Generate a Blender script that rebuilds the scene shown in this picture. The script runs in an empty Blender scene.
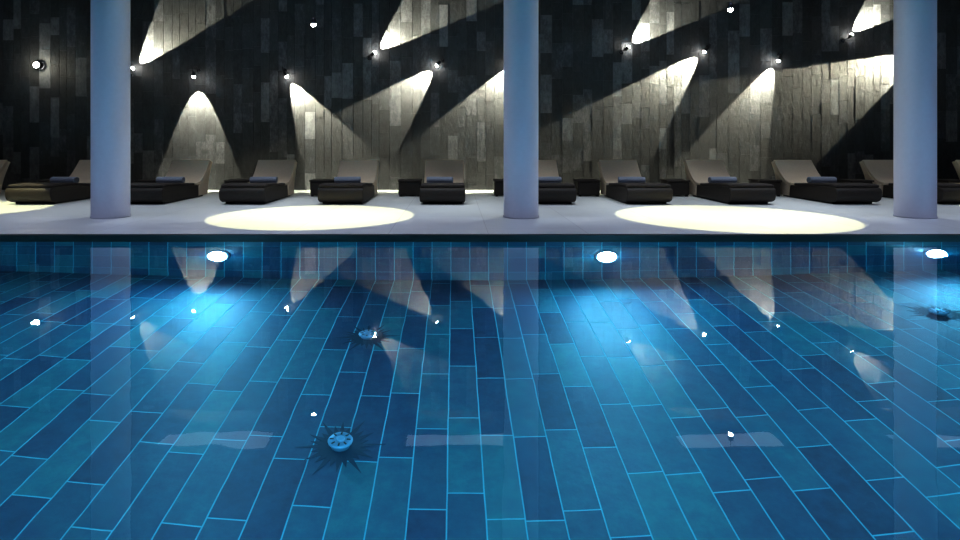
import bpy, bmesh, math, random
from mathutils import Vector, Matrix
random.seed(7)
scene = bpy.context.scene
scene.view_settings.view_transform = 'Standard'
scene.view_settings.look = 'None'
scene.view_settings.gamma = 0.82
scene.view_settings.exposure = 0.12

# ------------------------------------------------------------ helpers
def link(o, parent=None):
    scene.collection.objects.link(o)
    if parent: o.parent = parent
    return o
def obj_from_bm(bm, name, mat=None, parent=None, smooth=False):
    bmesh.ops.recalc_face_normals(bm, faces=bm.faces)
    me = bpy.data.meshes.new(name); bm.to_mesh(me); bm.free()
    if smooth:
        for p in me.polygons: p.use_smooth = True
    o = bpy.data.objects.new(name, me)
    if mat:
        for m in (mat if isinstance(mat, (list, tuple)) else [mat]): me.materials.append(m)
    return link(o, parent)
def add_box(bm, x0, x1, y0, y1, z0, z1, mi=0):
    vs = [bm.verts.new(p) for p in [(x0,y0,z0),(x1,y0,z0),(x1,y1,z0),(x0,y1,z0),(x0,y0,z1),(x1,y0,z1),(x1,y1,z1),(x0,y1,z1)]]
    fs = []
    for idx in [(0,3,2,1),(4,5,6,7),(0,1,5,4),(1,2,6,5),(2,3,7,6),(3,0,4,7)]:
        f = bm.faces.new([vs[i] for i in idx]); f.material_index = mi; fs.append(f)
    return fs
def box(name, b, mat, parent=None, bevel=0):
    bm = bmesh.new(); add_box(bm, *b)
    o = obj_from_bm(bm, name, mat, parent)
    if bevel:
        m = o.modifiers.new('b','BEVEL'); m.width = bevel; m.segments = 3
    return o
def lathe(bm, prof, seg=32, mat=Matrix.Identity(4), mi=0, cap=True):
    rings = []
    for r, z in prof:
        rings.append([bm.verts.new(mat @ Vector((r*math.cos(2*math.pi*i/seg), r*math.sin(2*math.pi*i/seg), z))) for i in range(seg)])
    for a, b in zip(rings[:-1], rings[1:]):
        for i in range(seg):
            f = bm.faces.new([a[i], a[(i+1)%seg], b[(i+1)%seg], b[i]]); f.material_index = mi; f.smooth = True
    if cap:
        for r in (rings[0], rings[-1]):
            f = bm.faces.new(r); f.material_index = mi
def tube(bm, pts, r, seg=10, mi=0):
    rings = []
    pts = [Vector(p) for p in pts]
    for i, p in enumerate(pts):
        t = (pts[min(i+1, len(pts)-1)] - pts[max(i-1, 0)]).normalized()
        q = t.to_track_quat('Z', 'Y')
        rings.append([bm.verts.new(p + q @ Vector((r*math.cos(2*math.pi*k/seg), r*math.sin(2*math.pi*k/seg), 0))) for k in range(seg)])
    for a, b in zip(rings[:-1], rings[1:]):
        for i in range(seg):
            f = bm.faces.new([a[i], a[(i+1)%seg], b[(i+1)%seg], b[i]]); f.smooth = True; f.material_index = mi
    bm.faces.new(rings[0]).material_index = mi; bm.faces.new(rings[-1]).material_index = mi
def catmull(pts, n=5):
    out = []
    P = [pts[0]] + list(pts) + [pts[-1]]
    for i in range(1, len(P)-2):
        p0, p1, p2, p3 = [Vector(q) for q in P[i-1:i+3]]
        for k in range(n):
            t = k/n
            out.append(0.5*((2*p1)+(-p0+p2)*t+(2*p0-5*p1+4*p2-p3)*t*t+(-p0+3*p1-3*p2+p3)*t**3))
    out.append(Vector(pts[-1]))
    return out

# ------------------------------------------------------------ materials
def new_mat(name):
    m = bpy.data.materials.new(name); m.use_nodes = True
    nt = m.node_tree
    return m, nt, nt.nodes['Principled BSDF']
def N(nt, t, **kw):
    n = nt.nodes.new(t)
    for k, v in kw.items(): setattr(n, k, v)
    return n
def M(nt, op, a, b=None, c=None):
    n = nt.nodes.new('ShaderNodeMath'); n.operation = op
    for i, v in enumerate((a, b, c)):
        if v is None: continue
        if isinstance(v, (int, float)): n.inputs[i].default_value = v
        else: nt.links.new(v, n.inputs[i])
    return n.outputs[0]
def simple(name, col, rough=0.5, metal=0, noise=0, nscale=20, bump=0):
    m, nt, p = new_mat(name)
    p.inputs['Roughness'].default_value = rough; p.inputs['Metallic'].default_value = metal
    tc = N(nt, 'ShaderNodeTexCoord'); ns = N(nt, 'ShaderNodeTexNoise')
    ns.inputs['Scale'].default_value = nscale; ns.inputs['Detail'].default_value = 5
    nt.links.new(tc.outputs['Object'], ns.inputs['Vector'])
    r = N(nt, 'ShaderNodeValToRGB'); r.color_ramp.elements[0].position = .3; r.color_ramp.elements[1].position = .7
    r.color_ramp.elements[0].color = (*[c*(1-noise) for c in col], 1); r.color_ramp.elements[1].color = (*[min(1, c*(1+noise)) for c in col], 1)
    nt.links.new(ns.outputs[0], r.inputs[0]); nt.links.new(r.outputs[0], p.inputs['Base Color'])
    if bump:
        b = N(nt, 'ShaderNodeBump'); b.inputs['Strength'].default_value = bump; b.inputs['Distance'].default_value = .01
        nt.links.new(ns.outputs[0], b.inputs['Height']); nt.links.new(b.outputs[0], p.inputs['Normal'])
    return m
def emis(name, col, s):
    m, nt, p = new_mat(name)
    p.inputs['Base Color'].default_value = (*col, 1)
    p.inputs['Emission Color'].default_value = (*col, 1); p.inputs['Emission Strength'].default_value = s
    return m

def tile_mat(name, ua, va, w, l, grout, cols, grout_col, rough=.3, offset=1.0, mottle=.5, bump=.3):
    m, nt, p = new_mat(name)
    L = nt.links
    tc = N(nt, 'ShaderNodeTexCoord'); sp = N(nt, 'ShaderNodeSeparateXYZ'); L.new(tc.outputs['Object'], sp.inputs[0])
    u = M(nt, 'DIVIDE', M(nt, 'ADD', sp.outputs[ua], 50.0), w)
    col = M(nt, 'FLOOR', u)
    wn = N(nt, 'ShaderNodeTexWhiteNoise', noise_dimensions='1D'); L.new(col, wn.inputs['W'])
    v = M(nt, 'ADD', M(nt, 'DIVIDE', M(nt, 'ADD', sp.outputs[va], 50.0), l), M(nt, 'MULTIPLY', wn.outputs['Value'], offset))
    row = M(nt, 'FLOOR', v)
    fu = M(nt, 'FRACT', u); fv = M(nt, 'FRACT', v)
    du = M(nt, 'MULTIPLY', M(nt, 'MINIMUM', fu, M(nt, 'SUBTRACT', 1.0, fu)), w)
    dv = M(nt, 'MULTIPLY', M(nt, 'MINIMUM', fv, M(nt, 'SUBTRACT', 1.0, fv)), l)
    d = M(nt, 'MINIMUM', du, dv)
    mr = N(nt, 'ShaderNodeMapRange'); mr.inputs[1].default_value = grout*.35; mr.inputs[2].default_value = grout*.65
    L.new(d, mr.inputs[0])
    cb = N(nt, 'ShaderNodeCombineXYZ'); L.new(col, cb.inputs[0]); L.new(row, cb.inputs[1])
    w2 = N(nt, 'ShaderNodeTexWhiteNoise', noise_dimensions='2D'); L.new(cb.outputs[0], w2.inputs['Vector'])
    ns = N(nt, 'ShaderNodeTexNoise'); ns.inputs['Scale'].default_value = 9; ns.inputs['Detail'].default_value = 8; ns.inputs['Roughness'].default_value = .65
    L.new(tc.outputs['Object'], ns.inputs['Vector'])
    val = M(nt, 'ADD', M(nt, 'MULTIPLY', w2.outputs['Value'], 1-mottle), M(nt, 'MULTIPLY', ns.outputs[0], mottle))
    r = N(nt, 'ShaderNodeValToRGB')
    els = r.color_ramp.elements
    while len(els) < len(cols): els.new(.5)
    for i, c in enumerate(cols):
        els[i].position = .2+.6*i/(len(cols)-1); els[i].color = (*c, 1)
    L.new(val, r.inputs[0])
    mx = N(nt, 'ShaderNodeMix', data_type='RGBA'); mx.inputs[6].default_value = (*grout_col, 1)
    L.new(mr.outputs[0], mx.inputs[0]); L.new(r.outputs[0], mx.inputs[7]); L.new(mx.outputs[2], p.inputs['Base Color'])
    p.inputs['Roughness'].default_value = rough
    bp = N(nt, 'ShaderNodeBump'); bp.inputs['Strength'].default_value = bump; bp.inputs['Distance'].default_value = .01
    L.new(M(nt, 'ADD', mr.outputs[0], M(nt, 'MULTIPLY', ns.outputs[0], .6)), bp.inputs['Height']); L.new(bp.outputs[0], p.inputs['Normal'])
    return m

pool_cols = [(.0005,.018,.052), (.0005,.038,.085), (.0005,.070,.112), (.001,.115,.140)]
GR = (.03,.29,.36)
m_poolfloor = tile_mat('pool_floor_tile', 0, 1, .223, .70, .0085, pool_cols, GR, .5, bump=.7, mottle=.55)
m_poolwall = tile_mat('pool_wall_tile', 0, 2, .223, .62, .009, pool_cols, GR, .5, offset=0)
m_poolside = tile_mat('pool_side_tile', 1, 2, .223, .62, .010, pool_cols, GR, .5, offset=0)
m_deck = tile_mat('deck_stone', 0, 1, 1.2, 1.2, .008, [(.64,.68,.68), (.72,.75,.75)], (.5,.51,.52), .38, offset=0, mottle=.6, bump=.05)
m_nosing = simple('dark_nosing', (.004,.004,.005), .6)
m_column = simple('column_paint', (.53,.54,.63), .5, noise=.02)
m_ceiling = simple('ceiling_dark', (.012,.012,.016), .8)
m_plaster = simple('side_wall_plaster', (.03,.03,.04), .8, noise=.1)
m_metal = simple('lamp_metal', (.03,.03,.035), .35, .8)
m_steel = simple('steel', (.10,.22,.32), .45, .2)
m_dark = simple('inlet_slots', (.01,.015,.02), .6)
m_shadow_star = simple('inlet_shadow_dark', (.0005,.024,.05), .7)  # shadow colour for the star around each floor inlet
m_cushion = simple('cushion_taupe', (.54,.45,.345), .9, noise=.08, nscale=60, bump=.3)
m_seatpad = simple('seat_pad_dark', (.028,.022,.020), .9, noise=.2, nscale=80, bump=.3)
m_towel = simple('towel_grey', (.24,.27,.34), 1, noise=.25, nscale=120, bump=.8)
m_bulb = emis('bulb_warm', (1,.97,.88), 120)
m_bulb_blue = emis('pool_lamp_lens', (.7,.9,1), 18)

m_wicker, nt, p = new_mat('dark_wicker')
tc = N(nt, 'ShaderNodeTexCoord')
bt = N(nt, 'ShaderNodeTexBrick'); bt.inputs['Scale'].default_value = 22; bt.inputs['Mortar Size'].default_value = .03
mp = N(nt, 'ShaderNodeMapping'); mp.inputs['Rotation'].default_value = (math.radians(90), 0, 0)
nt.links.new(tc.outputs['Object'], mp.inputs[0]); nt.links.new(mp.outputs[0], bt.inputs[0])
bt.inputs['Color1'].default_value = (.016,.011,.008,1); bt.inputs['Color2'].default_value = (.025,.017,.012,1); bt.inputs['Mortar'].default_value = (.004,.003,.003,1)
nt.links.new(bt.outputs[0], p.inputs['Base Color']); p.inputs['Roughness'].default_value = .65

m_slate, nt, p = new_mat('slate_cladding')
at = N(nt, 'ShaderNodeAttribute'); at.attribute_name = 'tone'
tc = N(nt, 'ShaderNodeTexCoord')
ns = N(nt, 'ShaderNodeTexNoise'); ns.inputs['Scale'].default_value = 6; ns.inputs['Detail'].default_value = 12; ns.inputs['Roughness'].default_value = .8
mp = N(nt, 'ShaderNodeMapping'); mp.inputs['Scale'].default_value = (2,1,1)
nt.links.new(tc.outputs['Object'], mp.inputs[0]); nt.links.new(mp.outputs[0], ns.inputs['Vector'])
val = M(nt, 'ADD', M(nt, 'MULTIPLY', at.outputs['Fac'], .34), M(nt, 'MULTIPLY', ns.outputs[0], .85))
r = N(nt, 'ShaderNodeValToRGB'); e = r.color_ramp.elements
e[0].position = .30; e[0].color = (.010,.011,.012,1); e[1].position = .88; e[1].color = (.18,.185,.20,1)
x = e.new(.60); x.color = (.042,.044,.050,1)
nt.links.new(val, r.inputs[0]); nt.links.new(r.outputs[0], p.inputs['Base Color'])
p.inputs['Roughness'].default_value = .6
b = N(nt, 'ShaderNodeBump'); b.inputs['Strength'].default_value = .9; b.inputs['Distance'].default_value = .03
nt.links.new(ns.outputs[0], b.inputs['Height']); nt.links.new(b.outputs[0], p.inputs['Normal'])

m_water = bpy.data.materials.new('pool_water'); m_water.use_nodes = True
nt = m_water.node_tree; nt.nodes.clear()
out = N(nt, 'ShaderNodeOutputMaterial'); g = N(nt, 'ShaderNodeBsdfGlass'); g.inputs['IOR'].default_value = 1.33; g.inputs['Roughness'].default_value = 0
tc = N(nt, 'ShaderNodeTexCoord'); ns = N(nt, 'ShaderNodeTexNoise'); ns.inputs['Scale'].default_value = 2.0; ns.inputs['Detail'].default_value = 2
b = N(nt, 'ShaderNodeBump'); b.inputs['Strength'].default_value = .055; b.inputs['Distance'].default_value = .03
nt.links.new(tc.outputs['Object'], ns.inputs['Vector']); nt.links.new(ns.outputs[0], b.inputs['Height']); nt.links.new(b.outputs[0], g.inputs['Normal'])
nt.links.new(g.outputs[0], out.inputs['Surface'])

# ------------------------------------------------------------ room
XL, XR, YB, YF, ZC = -13.0, 14.0, 13.75, -5.0, 4.9
PE, PN = 7.10, 0.6
WZ, FZ = -0.07, -1.94
PL, PR = -11.0, 12.0

box('floor', (XL, XR, PE+.0, YB, -.3, 0), m_deck)
box('floor_near', (XL, XR, YF, PN, -.3, 0), m_deck)
box('floor_left', (XL, PL, PN, PE, -.3, 0), m_deck)
box('floor_right', (PR, XR, PN, PE, -.3, 0), m_deck)
box('trim_1', (PL, PR, PE-.03, PE+.05, -.12, .004), m_nosing)
box('trim_2', (PL, PR, PN-.07, PN+.03, -.12, .004), m_nosing)
box('pool_floor', (PL-.2, PR+.2, PN-.2, PE+.2, FZ-.2, FZ), m_poolfloor)
box('pool_wall_far', (PL-.2, PR+.2, PE, PE+.2, FZ, -.301), m_poolwall)
box('pool_wall_near', (PL-.2, PR+.2, PN-.2, PN, FZ, -.301), m_poolwall)
box('pool_wall_left', (PL-.2, PL, PN, PE, FZ, -.301), m_poolside)
box('pool_wall_right', (PR, PR+.2, PN, PE, FZ, -.301), m_poolside)
box('pool_wall_band', (PL, PR, PE-.012, PE, FZ, -.09), m_poolwall)
bm = bmesh.new()
vs = [bm.verts.new(q) for q in [(PL,PN,WZ),(PR,PN,WZ),(PR,PE,WZ),(PL,PE,WZ)]]
f = bm.faces.new(vs)
me = bpy.data.meshes.new('pool_water'); bm.normal_update()
if f.normal.z < 0: f.normal_flip()
bm.to_mesh(me); bm.free(); me.materials.append(m_water)
link(bpy.data.objects.new('pool_water', me))

box('ceiling', (XL, XR, YF, YB+.4, ZC, ZC+.2), m_ceiling)
box('wall_left', (XL-.2, XL, YF, YB+.4, 0, ZC), m_plaster)
box('wall_right', (XR, XR+.2, YF, YB+.4, 0, ZC), m_plaster)
box('wall_front', (XL, XR, YF-.2, YF, 0, ZC), m_plaster)

bm = bmesh.new()
cl = bm.loops.layers.color.new('tone')
add_box(bm, XL, XR, YB+.06, YB+.3, 0, ZC)
for f in bm.faces:
    for l in f.loops: l[cl] = (.1,.1,.1,1)
xx = XL
while xx < XR-.01:
    w = random.choice([.17,.2,.2,.22,.24,.26]); x1 = min(xx+w, XR)
    z = -random.random()*.8
    while z < ZC:
        h = random.uniform(.4, 1.0)
        z0, z1 = max(z, 0), min(z+h, ZC)
        if z1-z0 > .02:
            dpt = random.choice([0, 0, .0006, .0012, .002, .003])
            t = random.random()
            for f in add_box(bm, xx+.002, x1-.002, YB-dpt, YB+.07, z0+.002, z1-.002):
                for l in f.loops: l[cl] = (t,t,t,1)
        z += h
    xx = x1
obj_from_bm(bm, 'wall_back', m_slate)

for X in (-5.06, .97, 6.76):
    bm = bmesh.new()
    lathe(bm, [(.262,0),(.262,.02),(.255,.025),(.255,ZC-.06),(.275,ZC-.05),(.275,ZC)], 64)
    o = obj_from_bm(bm, 'column', m_column); o.location = (X, 8.82, 0)

# ------------------------------------------------------------ loungers
def extrude_profile(bm, prof, w, mi=0):
    A = [bm.verts.new((-w/2, q[0], q[1])) for q in prof]; B = [bm.verts.new((w/2, q[0], q[1])) for q in prof]
    n = len(prof)
    for i in range(n):
        f = bm.faces.new([A[i], A[(i+1)%n], B[(i+1)%n], B[i]]); f.smooth = True; f.material_index = mi
    bm.faces.new(A).material_index = mi; bm.faces.new(B).material_index = mi
top = [(0,.24),(.04,.29),(.2,.31),(.6,.30),(1.0,.265),(1.35,.245),(1.62,.28),(1.82,.40),(1.98,.55),(2.12,.70)]
def strip(pts, th):
    up = []; dn = []
    for i, q in enumerate(pts):
        t = (pts[min(i+1,len(pts)-1)]-pts[max(i-1,0)]).normalized(); n = Vector((-t.y, t.x))
        up.append(q+n*th); dn.append(q)
    return up, dn
tc_top = catmull(top, 5)
def lounger(X, Y0, rot=0):
    e = bpy.data.objects.new('sun_lounger', None); link(e); e.location = (X, Y0, 0); e.rotation_euler[2] = rot
    seat = [Vector(q) for q in tc_top if q[0] <= 1.5]
    bottom = [Vector((1.5,.03)), Vector((.25,.03))] + catmull([(.14,.04),(.04,.08),(0,.16)], 3)
    bm = bmesh.new(); extrude_profile(bm, seat+bottom, .80)
    o = obj_from_bm(bm, 'woven_shell', m_wicker, e)
    b = o.modifiers.new('b','BEVEL'); b.width = .02; b.segments = 3; b.limit_method = 'ANGLE'; b.angle_limit = .9
    back = [Vector(q) for q in tc_top if q[0] > 1.49]
    st = back[0].copy()
    bm = bmesh.new(); extrude_profile(bm, [Vector((1.502, st.y-.01))]+back+catmull([(2.19,.68),(2.08,.50),(2.0,.34),(1.95,.18),(1.93,.04)], 4)+[Vector((1.90,.03)), Vector((1.502,.03))], .80)
    o = obj_from_bm(bm, 'backrest_shell', m_cushion, e)
    b = o.modifiers.new('b','BEVEL'); b.width = .02; b.segments = 3; b.limit_method = 'ANGLE'; b.angle_limit = .9
    bm = bmesh.new(); add_box(bm, -.35, .35, .2, 1.8, 0, .035)
    obj_from_bm(bm, 'plinth', m_nosing, e)
    for nm, lo, hi, mt, wd in (('seat_pad', .05, 1.36, m_seatpad, .77), ('back_cushion', 1.37, 2.12, m_cushion, .79)):
        pts = [q for q in tc_top if lo <= q[0] <= hi]
        up, dn = strip(pts, .05)
        bm = bmesh.new(); extrude_profile(bm, up + dn[::-1], wd)
        o = obj_from_bm(bm, nm, mt, e)
        b = o.modifiers.new('b','BEVEL'); b.width = .018; b.segments = 3; b.limit_method = 'ANGLE'; b.angle_limit = .9
    bm = bmesh.new()
    W, R = .25, .07
    prof = [(.012,-W-.004),(.03,-W+.004),(.034,-W-.003),(.05,-W+.003),(R-.004,-W),(R,-W+.012),(R*1.02,0),(R,W-.012),(R-.004,W),(.05,W-.003),(.034,W+.003),(.03,W-.004),(.012,W+.004)]
    lathe(bm, prof, 24, Matrix.Rotation(math.radians(90), 4, 'Y'))
    add_box(bm, -W+.01, W-.01, -.07, .0, -R, -R+.018)
    o = obj_from_bm(bm, 'rolled_towel', m_towel, e); o.location = (random.uniform(-.08,.08), 1.12, .305+R-.008); o.scale = (1,1.15,.9)
    o.rotation_euler[2] = random.uniform(-.15,.15)
def side_table(X, Y):
    e = bpy.data.objects.new('side_table', None); link(e); e.location = (X, Y, 0)
    box('woven_body', (-.22,.22,-.22,.22,.03,.30), m_wicker, e, .02)
    box('top_slab', (-.235,.235,-.235,.235,.30,.33), m_seatpad, e, .01)
    bm = bmesh.new()
    for sx in (-1,1):
        for sy in (-1,1): add_box(bm, sx*.18-.025, sx*.18+.025, sy*.18-.025, sy*.18+.025, 0, .035)
    obj_from_bm(bm, 'feet', m_nosing, e)
for X in (-9.75,-7.45,-5.50,-3.72,-2.0,-.22,1.72,3.40,5.20,7.05,8.9,10.85):
    lounger(X, 10.45)
    side_table(X-.70, 12.3)

# ------------------------------------------------------------ lamps
def spot(name, loc, direction, power, half, col, blend=.08, soft=.015, parent=None):
    l = bpy.data.lights.new(name, 'SPOT'); l.energy = power; l.spot_size = math.radians(half*2); l.spot_blend = blend
    l.color = col; l.shadow_soft_size = soft
    o = bpy.data.objects.new(name, l); link(o, parent); o.location = loc
    o.rotation_euler = Vector(direction).to_track_quat('-Z', 'Y').to_euler()
    return o
WARM = (1,.96,.74)
def wall_lamp(X, Z, ang, power=1600, half=23.5, off=.12, tilt=14):
    e = bpy.data.objects.new('wall_spotlight', None); link(e); e.location = (X, YB-.01, Z)
    a = math.radians(ang); t = math.radians(tilt)
    d = Vector((math.cos(a)*math.cos(t), math.sin(t), math.sin(a)*math.cos(t)))
    head = Vector((0,-off,0))
    bm = bmesh.new()
    lathe(bm, [(.05,0),(.05,.02),(.02,.03)], 20, Matrix.Translation(-Vector((d.x,0,d.z))*.16) @ Matrix.Rotation(math.radians(90),4,'X'))
    back = head - d*.10
    s = -Vector((d.x,0,d.z))*.16
    tube(bm, catmull([(s.x,-.01,s.z),(s.x*1.3,-.10,s.z*1.3+.04),tuple(back-d*.04+Vector((0,-.03,.02))),tuple(back)],5), .008)
    q = d.to_track_quat('Z','Y').to_matrix().to_4x4()
    lathe(bm, [(.018,-.11),(.032,-.09),(.036,-.02),(.040,.0),(.036,.0),(.030,-.012)], 24, Matrix.Translation(head) @ q, cap=False)
    lathe(bm, [(.017,-.109),(.016,-.108)], 24, Matrix.Translation(head) @ q)
    obj_from_bm(bm, 'bracket_and_head', m_metal, e)
    bm = bmesh.new()
    lathe(bm, [(.030,-.012),(.037,.006),(.034,.028),(.016,.045)], 24, Matrix.Translation(head) @ q)
    obj_from_bm(bm, 'lens', m_bulb, e)
    spot('beam', head + d*.055, d, power, half, WARM, parent=e)
wall_lamp(-5.87, 2.58, 270, half=26, off=.26, tilt=17, power=1200)
wall_lamp(-3.83, 2.60, 299)
wall_lamp(-1.84, 3.12, 42)
wall_lamp(-.40, 2.85, 225)
wall_lamp(-7.33, 2.76, 50)
wall_lamp(1.28, 2.89, 245, half=30)
wall_lamp(3.92, 3.25, 42)
wall_lamp(5.67, 3.16, 225)
wall_lamp(7.35, 2.96, 245)
wall_lamp(8.99, 3.52, 42)
wall_lamp(10.7, 3.16, 207)
e = bpy.data.objects.new('wall_lamp', None); link(e); e.location = (-9.5, YB-.01, 2.85)
bm = bmesh.new(); lathe(bm, [(.08,0),(.08,.02),(.04,.05),(.06,.09),(.075,.12),(.062,.12)], 24, Matrix.Rotation(math.radians(90),4,'X'), cap=False)
obj_from_bm(bm, 'housing', m_metal, e)
bm = bmesh.new(); lathe(bm, [(.064,.115),(.06,.14),(.04,.165),(.015,.178)], 24, Matrix.Rotation(math.radians(90),4,'X'))
obj_from_bm(bm, 'lens', m_bulb, e)
l = bpy.data.lights.new('glow','POINT'); l.energy = 12; l.color = WARM; l.shadow_soft_size = .03
o = bpy.data.objects.new('glow', l); link(o, e); o.location = (0,-.24,0)

def pendant(X, Y, Z, r, power):
    e = bpy.data.objects.new('pendant_spotlight', None); link(e); e.location = (X, Y, Z)
    bm = bmesh.new()
    tube(bm, [(0,0,.1),(0,0,ZC-Z)], .003, 8)
    lathe(bm, [(.01,.10),(.035,.08),(.042,.0),(.038,.0),(.035,.01)], 24, cap=False)
    lathe(bm, [(.05,ZC-Z-.03),(.05,ZC-Z)], 24)
    obj_from_bm(bm, 'cable_and_housing', m_metal, e)
    bm = bmesh.new(); lathe(bm, [(.034,.01),(.034,-.012),(.026,-.03),(.01,-.038)], 24)
    obj_from_bm(bm, 'lens', m_bulb, e)
    spot('beam', (0,0,-.045), (0,0,-1), power, math.degrees(math.atan(r/(Z-.03))), (1,.93,.52), blend=.04, parent=e)
pendant(-2.11, 8.95, 2.86, 1.52, 560)
pendant(4.04, 8.80, 3.05, 1.66, 640)
pendant(-8.3, 9.75, 2.95, 1.52, 600)
pendant(10.2, 10.3, 3.0, 1.52, 600)

def pool_lamp(X, Y, sgn, power):
    e = bpy.data.objects.new('underwater_light', None); link(e); e.location = (X, Y, -.97)
    rot = Matrix.Diagonal((1,1,2.3,1)) @ Matrix.Rotation(math.radians(90*sgn),4,'X')
    bm = bmesh.new(); lathe(bm, [(.14,0),(.14,.012),(.13,.02),(.115,.022),(.115,.01)], 40, rot, cap=False)
    obj_from_bm(bm, 'bezel', m_steel, e)
    bm = bmesh.new(); lathe(bm, [(.115,.012),(.10,.04),(.06,.06),(.02,.066)], 40, rot)
    obj_from_bm(bm, 'lens', m_bulb_blue, e)
    l = bpy.data.lights.new('glow','AREA'); l.shape = 'DISK'; l.size = .16; l.energy = power; l.color = (.15,.68,1)
    o = bpy.data.objects.new('glow', l); link(o, e); o.location = (0,-.08*sgn,0)
    o.rotation_euler = Vector((0,-sgn,.18)).to_track_quat('-Z','Y').to_euler()
    l = bpy.data.lights.new('halo','POINT'); l.shadow_soft_size = .03; l.energy = 18; l.color = (.22,.70,1)
    o = bpy.data.objects.new('halo', l); link(o, e); o.location = (0,-.13*sgn,0)
for X in (-7.4,-2.8,1.79,5.67,10.0): pool_lamp(X, PE-.014, 1, 165)
for X in (-6.5,-.6,4.5): pool_lamp(X, PN+.002, -1, 200)  # unseen near-wall lamps, added to light the pool foreground

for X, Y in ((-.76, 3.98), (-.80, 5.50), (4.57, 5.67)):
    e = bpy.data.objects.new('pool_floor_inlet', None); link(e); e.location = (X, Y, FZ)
    bm = bmesh.new()
    lathe(bm, [(.06,0),(.06,.05),(.080,.055),(.082,.065),(.074,.078),(.05,.082)], 32)
    lathe(bm, [(.03,.082),(.028,.090),(.01,.092)], 24)
    obj_from_bm(bm, 'cap', m_steel, e)
    bm = bmesh.new()
    for k in range(8):
        a = k*math.pi/4
        tube(bm, [(.043*math.cos(a), .043*math.sin(a), .082), (.068*math.cos(a), .068*math.sin(a), .080)], .006, 6)
    obj_from_bm(bm, 'slots', m_dark, e)
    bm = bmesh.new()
    for k in range(24):  # flat dark blades modelled in place of the inlet's star-shaped shadows
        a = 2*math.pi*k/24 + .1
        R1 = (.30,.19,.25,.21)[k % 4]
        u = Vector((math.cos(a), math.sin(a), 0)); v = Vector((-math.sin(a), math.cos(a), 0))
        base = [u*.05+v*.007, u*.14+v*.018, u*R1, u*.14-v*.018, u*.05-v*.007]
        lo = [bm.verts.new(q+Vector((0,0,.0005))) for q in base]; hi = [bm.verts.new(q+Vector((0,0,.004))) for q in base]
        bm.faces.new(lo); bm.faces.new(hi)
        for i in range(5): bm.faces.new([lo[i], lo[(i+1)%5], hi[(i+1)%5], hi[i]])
    obj_from_bm(bm, 'shadow_star_blades', m_shadow_star, e)

def ceiling_or_fill_panel(X, Y, sx, sy, power, col, spread=180):
    e = bpy.data.objects.new('ceiling_or_fill_light', None); link(e); e.location = (X, Y, ZC)
    bm = bmesh.new()
    add_box(bm, -sx/2-.05, sx/2+.05, -sy/2-.05, -sy/2, -.06, 0); add_box(bm, -sx/2-.05, sx/2+.05, sy/2, sy/2+.05, -.06, 0)
    add_box(bm, -sx/2-.05, -sx/2, -sy/2, sy/2, -.06, 0); add_box(bm, sx/2, sx/2+.05, -sy/2, sy/2, -.06, 0)
    obj_from_bm(bm, 'frame', m_metal, e)
    l = bpy.data.lights.new('ceiling_or_fill_panel','AREA'); l.shape = 'RECTANGLE'; l.size = sx; l.size_y = sy; l.energy = power; l.color = col
    l.spread = math.radians(spread)
    o = bpy.data.objects.new('ceiling_or_fill_panel', l); link(o, e); o.location = (0,0,-.03)
FILL_BLUE = (.66,.72,1)
for X in (-7.8,-2.1,3.8,9.2): ceiling_or_fill_panel(X, 7.7, 3.0, .9, 44, FILL_BLUE, 110)  # unseen panels added as bluish fill for deck and columns
for X in (-5,1,6.7): ceiling_or_fill_panel(X, 5.0, 2.0, 1.0, 15, FILL_BLUE, 140)  # weaker unseen panels over the pool, added as fill for columns
for X, sx in ((-4.9,2.2),(.1,2.2),(5.6,2.0),(10,2)): ceiling_or_fill_panel(X, 12.3, sx, .6, 5, (.8,.88,1), 150)
for X, pw in ((-10.5,90),(-7.5,110),(-4.7,310),(-1.7,370),(1.5,370),(4.5,370),(7.0,300),(10.5,110)):  # unseen spots added overhead to brighten deck and loungers
    e = bpy.data.objects.new('deck_fill_spot', None); link(e); e.location = (X, 10.1, ZC)
    bm = bmesh.new(); lathe(bm, [(.09,0),(.09,-.015),(.07,-.02),(.065,-.005)], 24, cap=False); obj_from_bm(bm, 'fill_spot_ring', m_metal, e)
    spot('beam', (0,0,-.03), (0,.04,-1), pw, 31, (.87,.94,1), blend=.7, soft=.06, parent=e)

w = bpy.data.worlds.new('dusk'); scene.world = w; w.use_nodes = True
w.node_tree.nodes['Background'].inputs[0].default_value = (.02,.03,.06,1); w.node_tree.nodes['Background'].inputs[1].default_value = .5

cam = bpy.data.cameras.new('camera'); cam.lens = 22.5; cam.sensor_width = 36
cam.shift_x = 25/960; cam.shift_y = -128/960; cam.clip_end = 100
co = bpy.data.objects.new('camera', cam); link(co); co.location = (0,0,1.1); co.rotation_euler = (math.radians(90),0,0)
scene.camera = co
